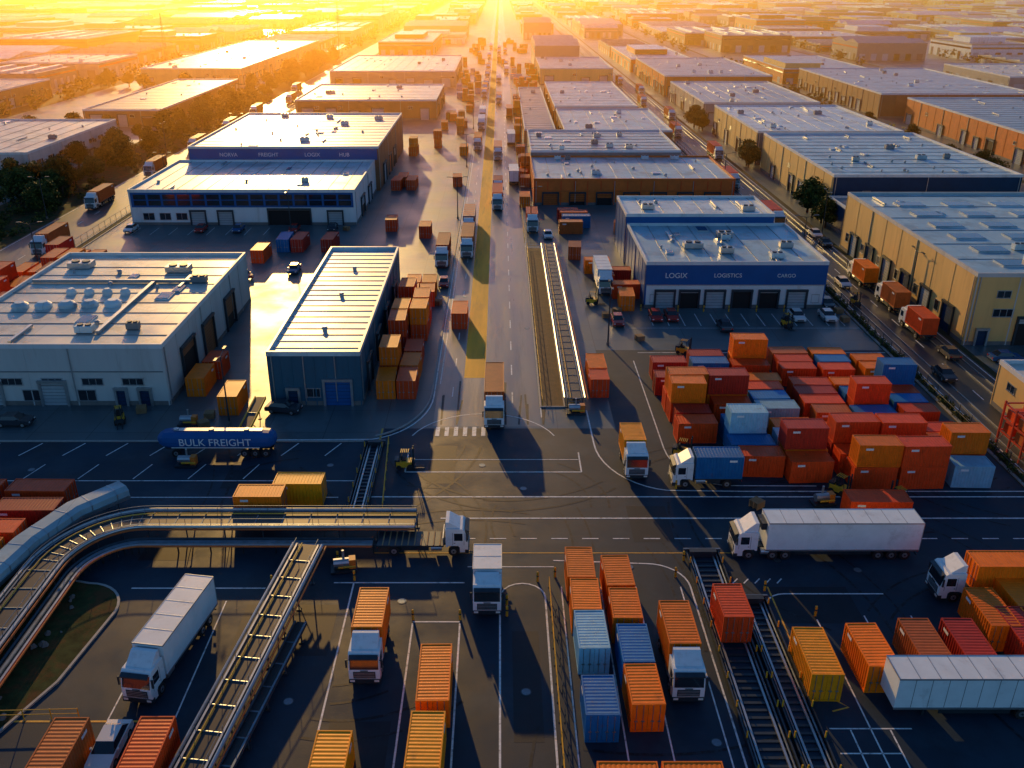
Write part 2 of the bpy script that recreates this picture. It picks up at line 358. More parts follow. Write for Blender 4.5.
    def finish(s,parent=None,name='warehouse',single=False):
        if parent is None: parent=empty(name,((s.x0+s.x1)/2,(s.y0+s.y1)/2,0))
        for n,m in s.p.items():
            put(n,m.mesh(n),tuple(-c for c in parent.location),parent=parent)
        return parent
def text(parent,name,body,loc,size,k='letter',rz=0):
    c=bpy.data.curves.new(name,'FONT'); c.body=body; c.size=size; c.extrude=.03; c.align_x='CENTER'
    c.materials.append(M[k]); o=bpy.data.objects.new(name,c); coll.objects.link(o)
    o.rotation_euler=(R(90),0,R(rz)); o.location=Vector(loc)-Vector(parent.location); o.parent=parent

# cream warehouse, front left
b=WH(-71,-42,103.5,144,8.3); b.shell(0,'cream','roofc','whitewall'); b.ribs('F',5,'cream'); b.ribs('R',5,'cream')
for i in range(5): b.win('F',-68+i*5.1,-65.4+i*5.1,2.9,3.7,3)
b.fb('signs','F',-71+.3,-42.3,4.6,4.75,.06,.09,'greywall')
for x in (-60.5,-53.5): b.win('F',x,x+2.2,.7,2.1,2)
b.dock('F',-64.5,2.6,3.0,'door',0,False); b.dock('F',-48,1.1,2.2,'navy',0,False); b.dock('F',-56.5,3,3.2,'door',.0,False); b.dock('F',-45,1.2,2.2,'navy',0,False)
b.dock('R',112,5,5.2,'brownwall',.75); b.dock('R',121,4.6,5,'brownwall',0); b.dock('R',132,4.6,5,'brownwall',.4)
for i in range(5): b.dome(-66.5+i*3.1,118+.3*i,1.15)
for i in range(4): b.dome(-62+i*2.6,124,.7)
b.seams(4.2,'roofg','x')
b.part('roof_ducts').box(-70,-46,129,129.4,8,8.5,'metal'); b.part('roof_ducts').box(-52,-51.5,108,128.9,8,8.4,'metal')
b.clutter(16,3); b.hvac(-50,135,1.8); b.hvac(-66,137,1.8)
b.finish()
# long blue shed
b=WH(-29.1,-17.5,103.5,151,7.3); b.shell(0,'steelblue','roofw','roofw'); b.ribs('F',1.45,'steelblue'); b.ribs('R',4,'steelblue'); b.ribs('L',4,'steelblue')
b.seams(2.3,'roofg','x'); b.dock('F',-26.2,1.2,2.2,'navy',0,False); b.dock('F',-20.5,3.2,3.4,'royal',.0,False); b.win('F',-24.5,-22.8,1.2,2.3,2)
for y in (110,120,130,141): b.dock('R',y,3.6,3.8,'door',0 if y!=120 else .6)
for y in (112,126,139): b.vent(-23.3,y,.45)
b.finish()
# two-level office warehouse
e=empty('warehouse',(-55,230,0))
b=WH(-80.6,-31.5,194.5,229,7.7); b.shell(0,'whitewall','roofw','whitewall'); b.ribs('R',6,'whitewall')
b.fb('cladding','F',-80.2,-31.9,3.9,7.1,.0,.06,'royal')
for i in range(15): 
    u=-79.6+i*3.18; b.fb('windows','F',u,u+2.7,4.3,5.4,.055,.09,'glass'); b.fb('windows','F',u,u+2.7,5.6,6.7,.055,.09,'glass')
b.dock('F',-46,9,3.4,'door',.95); b.dock('F',-60,3,3,'door',0); b.dock('F',-66,3,3,'door',0); b.dock('F',-36,3,3,'door',0)
for i in range(3): b.win('F',-78+i*3.6,-75.6+i*3.6,1.2,2.6,2)
b.dock('R',205,5,4,'door',.5); b.dock('R',217,5,4,'door',0)
b.seams(3.3,'roofg'); b.clutter(8,5); b.finish(e)
b=WH(-78,-30.5,229.05,289,11); b.shell(0,'brownwall','roofw','whitewall',False); b.ribs('R',6,'brownwall')
b.fb('cladding','F',-77.8,-30.8,7.75,10.4,-.01,.05,'royal')
b.dock('R',240,5,5,'door',0); b.dock('R',252,5,5,'orangewall',0); b.dock('R',264,5,5,'door',.5)
b.seams(5,'roofg','x'); b.clutter(22,8); b.finish(e)
for i,sx in enumerate((-68,-58,-47,-39)): text(e,'sign_lettering',['NORVA','FREIGHT','LOGIX','HUB'][i],(sx,228.9,8.6),1.3)
def simple(x0,x1,y0,y1,h,wall,roof,trim='whitewall',cl=10,seed=0,sides='FLR',seam=True,docks=True,dk='door',front=None):
    b=WH(x0,x1,y0,y1,h); b.shell(0,wall,roof,trim)
    if front: b.fb('cladding','F',x0+.05,x1-.05,.61,h-.52,.0,.034,front)
    for sd in sides: b.ribs(sd,6,front if (front and sd=='F') else wall)
    if docks:
        r=random.Random(seed+77)
        for sd in sides:
            u0,u1=(x0,x1) if sd=='F' else (y0,y1); n=int((u1-u0)/8)
            for i in range(n):
                u=u0+(i+.5)*(u1-u0)/n
                if r.random()<.7: b.dock(sd,u,r.choice([3.2,3.8,4.4]),r.choice([3.4,4.2]),dk,r.choice([0,0,0,.5,.9]))
                if r.random()<.5: b.win(sd,u+2.6,u+4.3,h*.55,h*.55+.9,2)
    if seam: b.seams(5,'roofg',random.choice('xy'))
    b.clutter(cl,seed); return b
b=simple(-185,-120,232,290,9,'cream','roofc',cl=20,seed=11); 
for i in range(8): b.win('R',236+i*6.5,239.5+i*6.5,5.2,6.3,3)
b.finish()
simple(-77,-24,352,406,7.3,'brownwall','roofw',cl=16,seed=12).finish()
simple(-83,-22,462,556,7.5,'greywall','roofw',cl=20,seed=13).finish()
simple(-178,-128,470,680,8,'tan','roofw',cl=24,seed=14).finish()
simple(-150,-122,335,440,6,'brownwall','roofg',cl=8,seed=15).finish()
simple(-260,-200,330,420,8,'brownwall','roofc',cl=8,seed=16).finish()
# royal blue logistics building
e=empty('warehouse',(38,160,0))
b=WH(23.7,53.1,140.3,165,7.85); b.shell(0,'royal','roofb','whitewall'); b.ribs('L',4,'royal'); b.ribs('R',4,'royal')
b.fb('cladding','F',23.9,52.9,.61,3.9,.0,.045,'whitewall')
for i,x in enumerate((27,31,35.2,39.6,44,48.6)): b.dock('F',x,2.9,2.9,'door',[0,.9,0,.95,.9,0][i])
for x in (24.6,51.1): b.win('F',x,x+1.2,1.0,2.3,1)
b.fb('trim','F',23.9,52.9,3.92,4.05,.0,.12,'metal')
b.seams(3.7,'roofg'); b.clutter(16,21); b.hvac(33,150,1.6); b.hvac(40,157,1.4); b.finish(e)
b=WH(23.5,51,165.05,180,9.6); b.shell(0,'royal','roofw','whitewall',False); b.ribs('L',4,'royal'); b.seams(3.7,'roofg'); b.clutter(6,22); b.finish(e)
text(e,'sign_lettering','LOGIX',(28.6,140.2,5.2),1.2); text(e,'sign_lettering','LOGISTICS',(37,140.2,5.3),.95); text(e,'sign_lettering','CARGO',(46.5,140.2,5.3),.85)
# orange fronted
e=empty('warehouse',(32,245,0))
b=WH(8,55.6,213.3,243,6.2); b.shell(0,'orangewall','roofb','orangewall'); b.ribs('F',3,'cR'); b.fb('cladding','F',8.3,55.3,3.2,3.5,.056,.08,'cT')
for i in range(7): b.dock('F',12+i*6.4,3.4,2.8,'cT',.3*(i%3))
b.seams(4,'roofg'); b.clutter(20,31); b.finish(e)
b=WH(8.2,48,243.05,278,7.6); b.shell(0,'greywall','roofb','whitewall',False); b.seams(5,'roofg','x'); b.clutter(18,32); b.finish(e)
simple(20,53,284,334,6.5,'brownwall','roofb',cl=14,seed=33).finish()
simple(20,50,340,424,6.5,'orangewall','roofw',cl=14,seed=34).finish()
simple(20,56,471,537,8,'tan','roofb',cl=10,seed=35).finish()
simple(8,18,300,420,4.5,'brownwall','roofg',cl=4,seed=36,docks=False).finish()
# right column
b=WH(68.6,112,124,177,11); b.shell(0,'tan','roofb','cream'); b.ribs('L',6,'tan'); b.ribs('F',6,'cream')
for i in range(6): b.dock('L',130+i*8,3.2,4.2,'door' if i%2 else 'navy',.0)
for i in range(6): b.win('L',133.2+i*8,134.6+i*8,2,3.6,1)
b.win('F',72,75,4.5,5.6,3); b.win('F',78,81,4.5,5.6,3); b.win('F',84,87,4.5,5.6,3); b.dock('F',71,1.4,2.4,'navy',0,False); b.dock('F',78,4,4.2,'door',.8); b.win('F',72,74,7.4,8.4,2)
for j in range(6):
    for i in range(4): b.skylight(77+i*9,130+j*7.6,5,3.2)
b.seams(8.5,'roofg','x'); b.clutter(12,41); b.finish()
simple(73.5,115,199,257,10,'tan','roofb',cl=30,seed=42,front='navy').finish()
simple(73.5,115,263,320,9.5,'tan','roofw',cl=26,seed=43,front='steelblue').finish()
simple(74,116,339,410,8,'greywall','roofb',cl=20,seed=44).finish()
simple(74,122,424,520,9,'orangewall','roofw',cl=20,seed=45).finish()
simple(150,210,243,345,9,'orangewall','roofb',cl=26,seed=46).finish()
simple(145,205,357,460,9,'brownwall','roofw',cl=26,seed=47).finish()
simple(62.8,76,90,104,6,'tan','roofc',cl=3,seed=48).finish()
simple(72,112,186,196,6,'navy','roofg',cl=4,seed=49,sides='F').finish()
# distant warehouses: shared meshes with varied roof forms
far=[]
for i in range(24):
    r=random.Random(100+i); w=50; l=70; h=r.uniform(6,10.5)
    b=WH(-w/2,w/2,0,l,h); wall=r.choice(['brownwall','greywall','tan','orangewall','steelblue','whitewall','brownwall'])
    rf=['roofw','roofb','roofc','roofb','roofg'][i%5]
    b.shell(0,wall,rf,r.choice(['whitewall','greywall']),False)
    for sd in 'FLR':
        u0,u1=(-w/2,w/2) if sd=='F' else (0,l)
        for q in range(6):
            u=u0+(q+.5)*(u1-u0)/6
            b.fb('walls',sd,u-2,u+2,0,4,-.01,.1,r.choice(['door','dark','navy','door']))
        b.fb('walls',sd,u0+1,u1-1,h*.7,h*.7+.9,-.01,.08,r.choice(['glass','greywall','cR']))
    kind=i%6
    if kind in (0,5): b.clutter(16,200+i); b.seams(7,'roofg','xy'[i%2])
    if kind==0:
        b.part('walls').box(-w*.3,w*.25,l*.35,l*.75,h-.3,h+2.4,wall); b.part('roof').poly([(-w*.3,l*.35,h+2.42),(w*.25,l*.35,h+2.42),(w*.25,l*.75,h+2.42),(-w*.3,l*.75,h+2.42)],'roofw')
    elif kind==1:
        b.part('roof').prism([(.4,h-.38),(.4,h-.1),(l*.25,h+2.2),(l*.5,h-.1),(l*.75,h+2.2),(l-.4,h-.1),(l-.4,h-.38)],-w/2+.4,w/2-.4,rf)
    elif kind==2:
        pr=[(.4,h-.38)]
        for q in range(6): y0=.4+q*(l-.8)/6; pr+=[(y0,h-.1),(y0+.3,h+1.8)]
        pr+=[(l-.4,h-.1),(l-.4,h-.38)]
        b.part('roof').prism(pr,-w/2+.4,w/2-.4,rf)
    elif kind==3:
        b.part('walls').box(-w/2+2,-w*.05,l*.05,l*.55,h-.3,h+3.2,r.choice(['whitewall','steelblue','tan'])); b.part('roof').poly([(-w/2+2,l*.05,h+3.22),(-w*.05,l*.05,h+3.22),(-w*.05,l*.55,h+3.22),(-w/2+2,l*.55,h+3.22)],'roofb'); b.clutter(8,300+i,0,w/2)
    elif kind==4:
        for q in range(4):
            x=-w/2+6+q*12.5; b.part('roof').box(x-1.2,x+1.2,5,l-5,h-.38,h+.7,'roofw'); b.part('roof').box(x-1.0,x+1.0,6,l-6,h+.69,h+.8,'bglass')
    big=MB()
    for n,m in b.p.items():
        off=len(big.v); big.v+=m.v; big.f+=[tuple(a+off for a in f) for f in m.f]; big.m+=[big.mi(m.ms[a]) for a in m.m]
    far.append(big.mesh('warehouse_mesh'))
r=random.Random(5)
cols=[(-82,-27,570),(-178,-122,700),(20,56,550),(73.5,118,535),(142,206,475),(228,290,230),(300,370,300),(380,460,380),(-262,-208,190),(-262,-208,440),(-345,-275,240),(-430,-360,330)]
x=475
while x<1150:
    w=r.uniform(60,95); cols.append((x,x+w,x*1.0)); x+=w+r.choice([8,12,22])
x=-445
while x>-1150:
    w=r.uniform(60,95); cols.append((x-w,x,-x*.95)); x-=w+r.choice([10,16,26])
for (x0,x1,ys) in cols:
    y=ys
    while y<2350:
        L=r.uniform(32,110); 
        if (x0,x1,ys)==(-262,-208,190) and y+L>325: break
        w=(x1-x0)*r.uniform(.6,1.0)
        cx=x0+w/2 if r.random()<.5 else x1-w/2
        if x0==20 or x0==73.5: cx=x0+w/2
        if min(abs(x0),abs(x1))<.62*(y+L)+30 and r.random()>.08:
            put('warehouse',r.choice(far),(cx,y,0),0,scale=(w/50,L/70,r.uniform(.65,1.3)))
        y+=L+r.choice([6,10,14,26,34])

# ---------------------------------------------------------------- containers
def corr(m,y0,y1,hw,z0,z1,k):
    for x in (-hw,hw-.14):
        for y in (y0,y1-.14): m.box(x,x+.14,y,y+.14,z0,z1,k)
    for x in (-hw,hw-.1):
        m.box(x,x+.1,y0+.142,y1-.142,z0,z0+.16,k); m.box(x,x+.1,y0+.142,y1-.142,z1-.1,z1-.003,k)
    for y in (y0,y1-.1):
        m.box(-hw+.142,hw-.142,y,y+.1,z0,z0+.16,k); m.box(-hw+.142,hw-.142,y,y+.1,z1-.12,z1-.003,k)
    P=.32
    n=int((y1-y0-.28)/P); P=(y1-y0-.28)/n; seq=[]
    for i in range(n):
        yy=y0+.14+i*P; seq+=[(yy,0),(yy+P*.3,0),(yy+P*.5,1),(yy+P*.8,1)]
    seq.append((y1-.14,0))
    for sx in (-1,1):
        for (ya,da),(yb,db) in zip(seq,seq[1:]):
            xa=sx*(hw-.02-.045*da); xb=sx*(hw-.02-.045*db)
            m.poly([(xa,ya,z0+.1),(xb,yb,z0+.1),(xb,yb,z1-.08),(xa,ya,z1-.08)],k)
    for (ya,da),(yb,db) in zip(seq,seq[1:]):
        za=z1-.03-.014*da; zb=z1-.03-.014*db
        m.poly([(-hw+.08,ya,za),(hw-.08,ya,za),(hw-.08,yb,zb),(-hw+.08,yb,zb)],k)
    m.box(-hw+.142,-.01,y0+.03,y0+.06,z0+.17,z1-.13,k); m.box(.01,hw-.142,y0+.03,y0+.06,z0+.17,z1-.13,k)
    for x in (-.85,-.35,.35,.85):
        m.cyl((x,y0+.0,z0+.1),(x,y0+.0,z1-.08),.025,'metal',5)
        m.box(x-.12,x+.12,y0-.03,y0+.02,z0+.95,z0+1.05,'metal')
    m.box(-hw+.142,hw-.142,y1-.07,y1-.03,z0+.1,z1-.1,k)
    for i in range(6):
        x=-hw+.3+i*(2*hw-.6)/5; m.box(x-.08,x+.08,y1-.032,y1-.005,z0+.17,z1-.13,k)
    m.box(-hw+.1,hw-.1,y0+.1,y1-.1,z0+.05,z0+.09,'dmetal')
    for sx in (-1,1): m.box(*sorted((sx*(hw-.02),sx*(hw+.004))),y1-1.5,y1-.7,z1-.62,z1-.38,'letter')
cache={}
def cont(x,y,L=6.06,rot=0,c='O',z=0,jit=0):
    key=(round(L,1),c)
    if key not in cache:
        m=MB(); corr(m,-L/2,L/2,1.22,0,2.6,'c'+c); cache[key]=m.mesh('container_mesh')
    return put('shipping_container',cache[key],(x,y,z+.02),rot+(random.uniform(-jit,jit) if jit else 0))
fg=[(7.3,57.2,4.6,0,'W'),(7.2,61.7,4.2,0,'O'),(7.1,66.2,4.5,0,'O'),(7.25,50,4,0,'B'),
(10.6,51.1,4.2,0,'O'),(10.55,55.6,4.4,0,'B'),(10.4,60.5,4,0,'O'),(10.3,65,4.4,0,'O'),
(24.5,54.7,5.4,0,'Y'),(29,55.4,5,0,'O'),(33.4,56,5,0,'T'),(36.9,56,5,0,'D'),(40.6,60,5,0,'O'),
(-11.4,43.6,6,0,'Y'),(-4.9,52.4,6.06,0,'O'),(-5.1,45.7,5.4,0,'Y'),(-30,44.8,6,0,'T'),(-24,44.9,6,0,'R'),
(8.4,42.7,4,90,'O'),(12.7,42.7,4,90,'O'),(37.8,77.3,6.1,90,'R'),
(-47,79.4,6.06,90,'R'),(-54,79.4,6.06,90,'R'),(-46.5,75.8,6.06,90,'D'),(-53,75.8,6.06,90,'D'),(-48.5,72,6.06,90,'R'),(-49,68.8,6.06,90,'O'),(-24.3,78.3,4.8,90,'O'),(-20.8,80.8,5,90,'Y'),
(-33.8,103,5,0,'O'),(-39.5,108.5,5,0,'O'),(-38.9,113.5,4,0,'R'),(42.5,51.6,6,0,'R'),(42,57,6,0,'D'),(44,62.4,6,0,'O')]
for f in fg: cont(*f[:3],rot=f[3],c=f[4],jit=1.2)
cont(19.3,60.5,4.4,0,'R',z=.25)
# yard blocks: separate columns with driving gaps, mostly one high
rr=random.Random(12)
blocks=[(20.4,97.5,2,6),(20.4,106.5,2,3),(27.2,84.2,1,5),(33.8,84.6,1,11),(40.6,84.4,1,11),(47.6,84.2,1,11),(30.6,98.5,1,5)]
colsx=[(20.6,94.5,116),(26.0,86.5,116.5),(31.4,85.4,117),(37.4,84.2,116),(42.8,84.0,117),(48.2,84.4,116),(53.2,86,113)]
for ci,(cx0,ya,yb) in enumerate(colsx):
    y=ya; n=0
    while y<yb:
        gap=(n in (4,9)) or rr.random()<.06
        cx=cx0+2.3+rr.uniform(-.35,.35)
        if not gap:
            blue=(25<cx<38 and 88<y<99 and rr.random()<.75) or (cx>44 and rr.random()<.33) or rr.random()<.07
            c=rr.choice('BBBW') if blue else rr.choice('RRRRRROOODDT')
            L=rr.choice([4.2,4.6,4.9]) if cx<50 else 4.2
            if cx+L/2<56: 
                cont(cx,y+rr.uniform(-.12,.12),L,90,c,0,2.2)
                if rr.random()<.26: cont(cx+rr.uniform(-.2,.2),y,L,90,rr.choice('RROOD') if not blue else rr.choice('BBW'),2.6,1.6)
            y+=2.72
        else: y+=2.2
        n+=1
for i in range(6):
    for j in range(4):
        if rr.random()<.85: cont(-76-j*2.9+rr.uniform(-.2,.2),122+i*8.2,6.06,0,rr.choice('RRODO'),0,1.5)
        if rr.random()<.4: cont(-76-j*2.9,122+i*8.2,6.06,0,rr.choice('RROD'),2.6,1.5)
for i in range(5):
    for j in range(3):
        if rr.random()<.3: cont(-46+i*3,161+j*7.5,6.06,0,rr.choice('RDBRW'),0,3)
y=107.5
while y<150:
    for xx in (-14.8,-12.1):
        if rr.random()<(.9 if xx<-13 else .45):
            c=rr.choice('RRRODR'); cont(xx,y,4.6,0,c,0,2.5)
            if rr.random()<.35: cont(xx,y,4.6,0,rr.choice('RRO'),2.6,2)
    y+=5.1
cont(-6.3,133.5,6,0,'R'); cont(13,112,5,0,'O'); cont(12.9,107.4,3.4,0,'R')
cont(16.5,193,6.06,90,'B'); cont(16.2,196.5,6.06,90,'R'); cont(15,188,5,90,'T')
for q in ((18.5,152,'R'),(21.3,146,'R'),(20.8,141,'O'),(17.8,160,'O'),(20.9,154,'D'),(14.5,170,'T')): cont(q[0],q[1],4.6,rr.choice([0,90]),q[2],0,5)
for i in range(95):
    side=rr.random(); D=158+ (rr.random()**1.3)*650
    if side<.6: xx=rr.uniform(-17,-10.5) if D<190 else (rr.choice([-26,-23,-13,-10.5])+rr.uniform(-.8,.8) if D<292 else rr.uniform(-21,-9.8))
    else:
        xx=rr.uniform(6.5,19) if (D>425 or D<182) else rr.uniform(5.8,7)
        if 182<=D<212: xx=rr.uniform(8,50)
    if side>=.6 and D<182: continue
    if side<.6 and D<230 and rr.random()<.45: continue
    cont(xx,D,rr.choice([4.6,6.06]),0 if (xx<8) else rr.choice([0,90]),rr.choice('RRRROODTBD'),0,4)
    if rr.random()<.2: cont(xx,D,4.6,0,rr.choice('RROO'),2.6,4)

# ---------------------------------------------------------------- trucks
def wheel(m,x,y,r=.5):
    s=1 if x>0 else -1
    m.cyl((x-s*.3,y,r),(x,y,r),r,'tyre',16); m.cyl((x-s*.05,y,r),(x+s*.02,y,r),r*.52,'metal',10); m.cyl((x,y,r),(x+s*.06,y,r),r*.18,'dmetal',6)
tc={}
def truck(x,y,head,L=8,body='box',cab='cabw',col='trailerw',H=3.7,name='delivery_truck'):
    key=(L,body,cab,col,H)
    if key not in tc:
        m=MB()
        m.prism([(.05,.42),(0,.7),(0,1.5),(.28,2.75),(.52,2.97),(2.1,2.97),(2.1,1.0),(1.95,1.0),(1.8,1.12),(.95,1.12),(.78,.95),(.78,.42)],-1.2,1.2,cab)
        m.prism([(.75,2.98),(1.75,H),(2.08,H),(2.08,2.98)],-1.02,1.02,cab)
        m.prism([(-.012,1.62),(.238,2.66),(.3,2.66),(.05,1.62)],-1.1,1.1,'glass')
        m.prism([(.05,2.68),(-.1,2.6),(-.1,2.72),(.25,2.86)],-1.1,1.1,'dmetal')
        for s in (-1,1):
            xs=sorted((s*1.19,s*1.215)); m.box(xs[0],xs[1],.5,1.3,1.7,2.5,'glass')
            xs=sorted((s*1.19,s*1.208)); m.box(xs[0],xs[1],1.42,1.45,1.2,2.6,'dmetal'); m.box(xs[0],xs[1],.36,.39,1.2,1.65,'dmetal'); m.box(xs[0],xs[1],1.2,1.35,1.4,1.46,'dmetal')
            xs=sorted((s*1.28,s*1.42)); m.box(xs[0],xs[1],.05,.17,1.75,2.5,'dmetal'); xs=sorted((s*1.18,s*1.3)); m.box(xs[0],xs[1],.1,.14,2.4,2.46,'dmetal')
            xs=sorted((s*.75,s*1.12)); m.box(xs[0],xs[1],-.1,-.07,.5,.68,'lamp')
            xs=sorted((s*1.0,s*1.24)); m.box(xs[0],xs[1],.79,.93,.35,.95,'dmetal')
            wheel(m,s*1.2,1.37)
            m.cyl((s*.85,2.5,.75),(s*.85,3.5,.75),.33,'metal',12)
        m.box(-.85,.85,-.03,.02,.78,1.42,'dmetal')
        for i in range(4): m.box(-.8,.8,-.05,-.028,.84+i*.15,.88+i*.15,'metal')
        m.box(-1.22,1.22,-.07,.3,.33,.72,'dmetal'); m.box(-.3,.3,-.05,-.02,1.48,1.56,'dmetal')
        m.box(-.45,.45,.6,L-.25,.72,.98,'dmetal')
        semi=L>11.5
        ax=[L-1.2,L-2.45,L-3.7,3.6,4.8] if semi else ([L-1.5,L-2.8] if L>9 else [L-1.6])
        for a in ax:
            for s in (-1,1): wheel(m,s*1.2,a)
            m.cyl((-1,a,.5),(1,a,.5),.09,'dmetal',6)
        for s in (-1,1):
            xs=sorted((s*1.1,s*1.13)); m.box(xs[0],xs[1],(5.6 if semi else 3.7),min(ax[:3])-.7,.55,1.0,'dmetal') if min(ax[:3])-.7>(5.6 if semi else 3.7)+.2 else None
            xs=sorted((s*.9,s*1.15)); m.box(xs[0],xs[1],L-.05,L+.0,.8,.92,'tail')
        m.box(-1.1,1.1,L-.12,L-.06,.45,.6,'dmetal')
        yb=2.9 if semi else 2.3
        if body=='box':
            z0,z1=1.08,H+.15
            m.box(-1.24,1.24,yb,L,z0,z1,col)
            for s in (-1,1):
                xs=sorted((s*1.235,s*1.275)); m.box(xs[0],xs[1],yb-.02,L+.02,z0-.08,z0+.1,'metal'); m.box(xs[0],xs[1],yb-.02,L+.02,z1-.09,z1+.03,'metal')
                n=int((L-yb)/1.2); xs=sorted((s*1.235,s*1.25))
                for i in range(1,n): u=yb+(L-yb)*i/n; m.box(xs[0],xs[1],u-.02,u+.02,z0+.1,z1-.09,'trailerw')
                xs=sorted((s*1.1,s*1.275)); m.box(xs[0],xs[1],L-.02,L+.03,z0+.1,z1-.092,'metal')
            m.box(-1.23,1.23,yb-.03,yb+.05,z1-.06,z1+.028,'metal'); m.box(-1.23,1.23,L-.06,L+.028,z1-.06,z1+.028,'metal')
            n=int((L-yb)/1.5)
            for i in range(1,n): u=yb+(L-yb)*i/n; m.box(-1.2,1.2,u-.03,u+.03,z1-.01,z1+.02,'metal')
            m.box(-.02,.02,L,L+.03,z0+.1,z1-.1,'dmetal')
            m.box(-.8,.8,yb-.5,yb-.03,z1-1.0,z1-.3,'dmetal')
        elif body=='container':
            m.box(-1.15,1.15,yb,L,1.0,1.16,'dmetal'); corr(m,yb+.05,L-.05,1.22,1.17,3.78,col)
        elif body=='flat':
            m.box(-1.2,1.2,yb,L,1.0,1.16,'dmetal'); m.box(-1.2,1.2,yb,yb+.08,1.16,2.0,'metal')
            for i in range(int((L-yb)/.6)): m.box(-1.15,1.15,yb+.3+i*.6,yb+.42+i*.6,1.15,1.2,'wood')
        tc[key]=m.mesh('truck_mesh')
    o=put(name,tc[key],(x,y,.02),head)
    if y<120:
        bv=o.modifiers.new('bevel','BEVEL'); bv.width=.035; bv.segments=2; bv.limit_method='ANGLE'; bv.angle_limit=R(50)
    return o
truck(-10.4,53.6,0,7.4,'container','cabw','cO')
truck(14.1,51.7,0,7.6,'container','cabw','cO')
truck(-27.1,51.6,-9,11,'box','cabw','trailerw')
truck(-1.1,61.8,0,6,'box','cabw','trailerw',3.2,'box_van')
truck(-3.0,71.9,90,8.6,'flat','cabw','cO',3.6,'flatbed_truck')
truck(21.9,71.3,-90,17.2,'box','cabw','trailerw',3.9,'semi_truck')
truck(38.2,65,-90,14,'container','cabw','cO',3.7,'semi_truck')
def trailer(x,y,head,L=13.4):
    m=MB(); z0,z1=1.1,3.85
    m.box(-1.24,1.24,0,L,z0,z1,'trailerw')
    for s in (-1,1):
        xs=sorted((s*1.235,s*1.275)); m.box(xs[0],xs[1],-.02,L+.02,z0-.08,z0+.1,'metal'); m.box(xs[0],xs[1],-.02,L+.02,z1-.09,z1+.03,'metal')
        for i in range(1,11): m.box(*sorted((s*1.235,s*1.25)),L*i/11-.02,L*i/11+.02,z0+.1,z1-.09,'greywall')
        for a in (L-1.2,L-2.5,L-3.8): wheel(m,s*1.2,a)
        m.box(*sorted((s*.7,s*.85)),2.4,2.55,.05,1.05,'dmetal'); m.box(*sorted((s*1.1,s*1.13)),3.4,L-4.7,.5,.95,'dmetal')
    m.box(-.45,.45,.3,L-.2,.8,1.05,'dmetal')
    for i in range(1,9): m.box(-1.2,1.2,L*i/9-.03,L*i/9+.03,z1-.01,z1+.02,'metal')
    m.box(-1.23,1.23,-.03,.05,z1-.06,z1+.028,'metal')
    put('semi_trailer',m.mesh('semi_trailer'),(x,y,.02),head)
trailer(28.8,51.4,-90)
truck(-.7,96.5,0,12.2,'container','cabw','cT',3.7,'semi_truck')
truck(14.8,84.6,0,6.6,'container','cabw','cY')
truck(18.4,84.2,-90,7.4,'container','cabw','cB')
truck(18,146.2,0,11,'box','cabw','trailerw',3.9,'semi_truck')
truck(-6.4,168,0,14,'container','cabw','cT',3.7,'semi_truck'); truck(-6.6,184,0,14,'box','cabw','cD',3.7,'semi_truck')
truck(-10.9,162,0,12,'container','cabw','cD',3.7,'semi_truck'); truck(6.9,187,0,9,'container','cabw','cR')
truck(-30.5,155,-20,8,'container','cabw','cB')
for i in range(26):
    D=205+i*21+rr.uniform(-5,5); ln=rr.choice([-7,-6.6,-.6,2,3.6,-.5])
    truck(ln,D,rr.choice([0,180]) if ln>-2 else 0,rr.choice([8,12.2,14]),rr.choice(['container','box']),'cabw',rr.choice(['cT','cD','cR','trailerw','cO']),3.7,'semi_truck')
for i in range(8): truck(-93+rr.choice([-2.5,3]),170+i*38,0,12.2,'container','cabw','cT',3.7,'semi_truck')
for i in range(8): truck(rr.choice([60,64.8]),190+i*40,0,12.2,'container','cabw','cR',3.7,'semi_truck')
for q in ((63.8,133,'cR'),(64.6,145,'cT'),(64.5,158,'cO')): truck(q[0],q[1],180,8,'container','cabw',q[2])

# tanker trailer
m=MB()
n=16; secs=[(0,.25),(.25,.6),(.8,.9),(1.6,1),(12,1),(12.8,.93),(13.3,.65),(13.5,.3)]
for (yy,sc) in secs:
    for j in range(n):
        t=2*math.pi*j/n; cx=abs(math.cos(t))**.7*math.copysign(1,math.cos(t)); cz=abs(math.sin(t))**.7*math.copysign(1,math.sin(t))
        m.v.append((1.22*sc*cx,yy,1.9+1.02*sc*cz))
for a in range(len(secs)-1):
    for j in range(n):
        m.f.append((a*n+j,a*n+(j+1)%n,(a+1)*n+(j+1)%n,(a+1)*n+j)); m.m.append(m.mi('royal'))
m.f.append(tuple(range(n))); m.m.append(0); m.f.append(tuple((len(secs)-1)*n+j for j in range(n))); m.m.append(0)
for a in (3,7,11): m.cyl((0,a-.8,2.9),(0,a-.8,3.08),.32,'metal',10)
m.box(-.35,.35,2,12,2.93,2.97,'metal'); m.box(-.45,.45,.8,12.6,.72,.95,'dmetal')
for s in (-1,1):
    for a in (2.2,10.0,11.2,12.4): wheel(m,s*1.2,a,.48)
    m.box(*sorted((s*1.215,s*1.245)),1.8,11.8,1.2,1.3,'letter')
tk=put('tanker_trailer',m.mesh('tanker_trailer'),(-39,91,.02),-90)
c=bpy.data.curves.new('lettering','FONT'); c.body='BULK FREIGHT'; c.size=1.25; c.extrude=.02; c.align_x='CENTER'; c.materials.append(M['letter'])
o=bpy.data.objects.new('lettering',c); coll.objects.link(o); o.parent=tk; o.rotation_euler=(R(90),0,R(90)); o.location=(1.26,6.8,1.5)

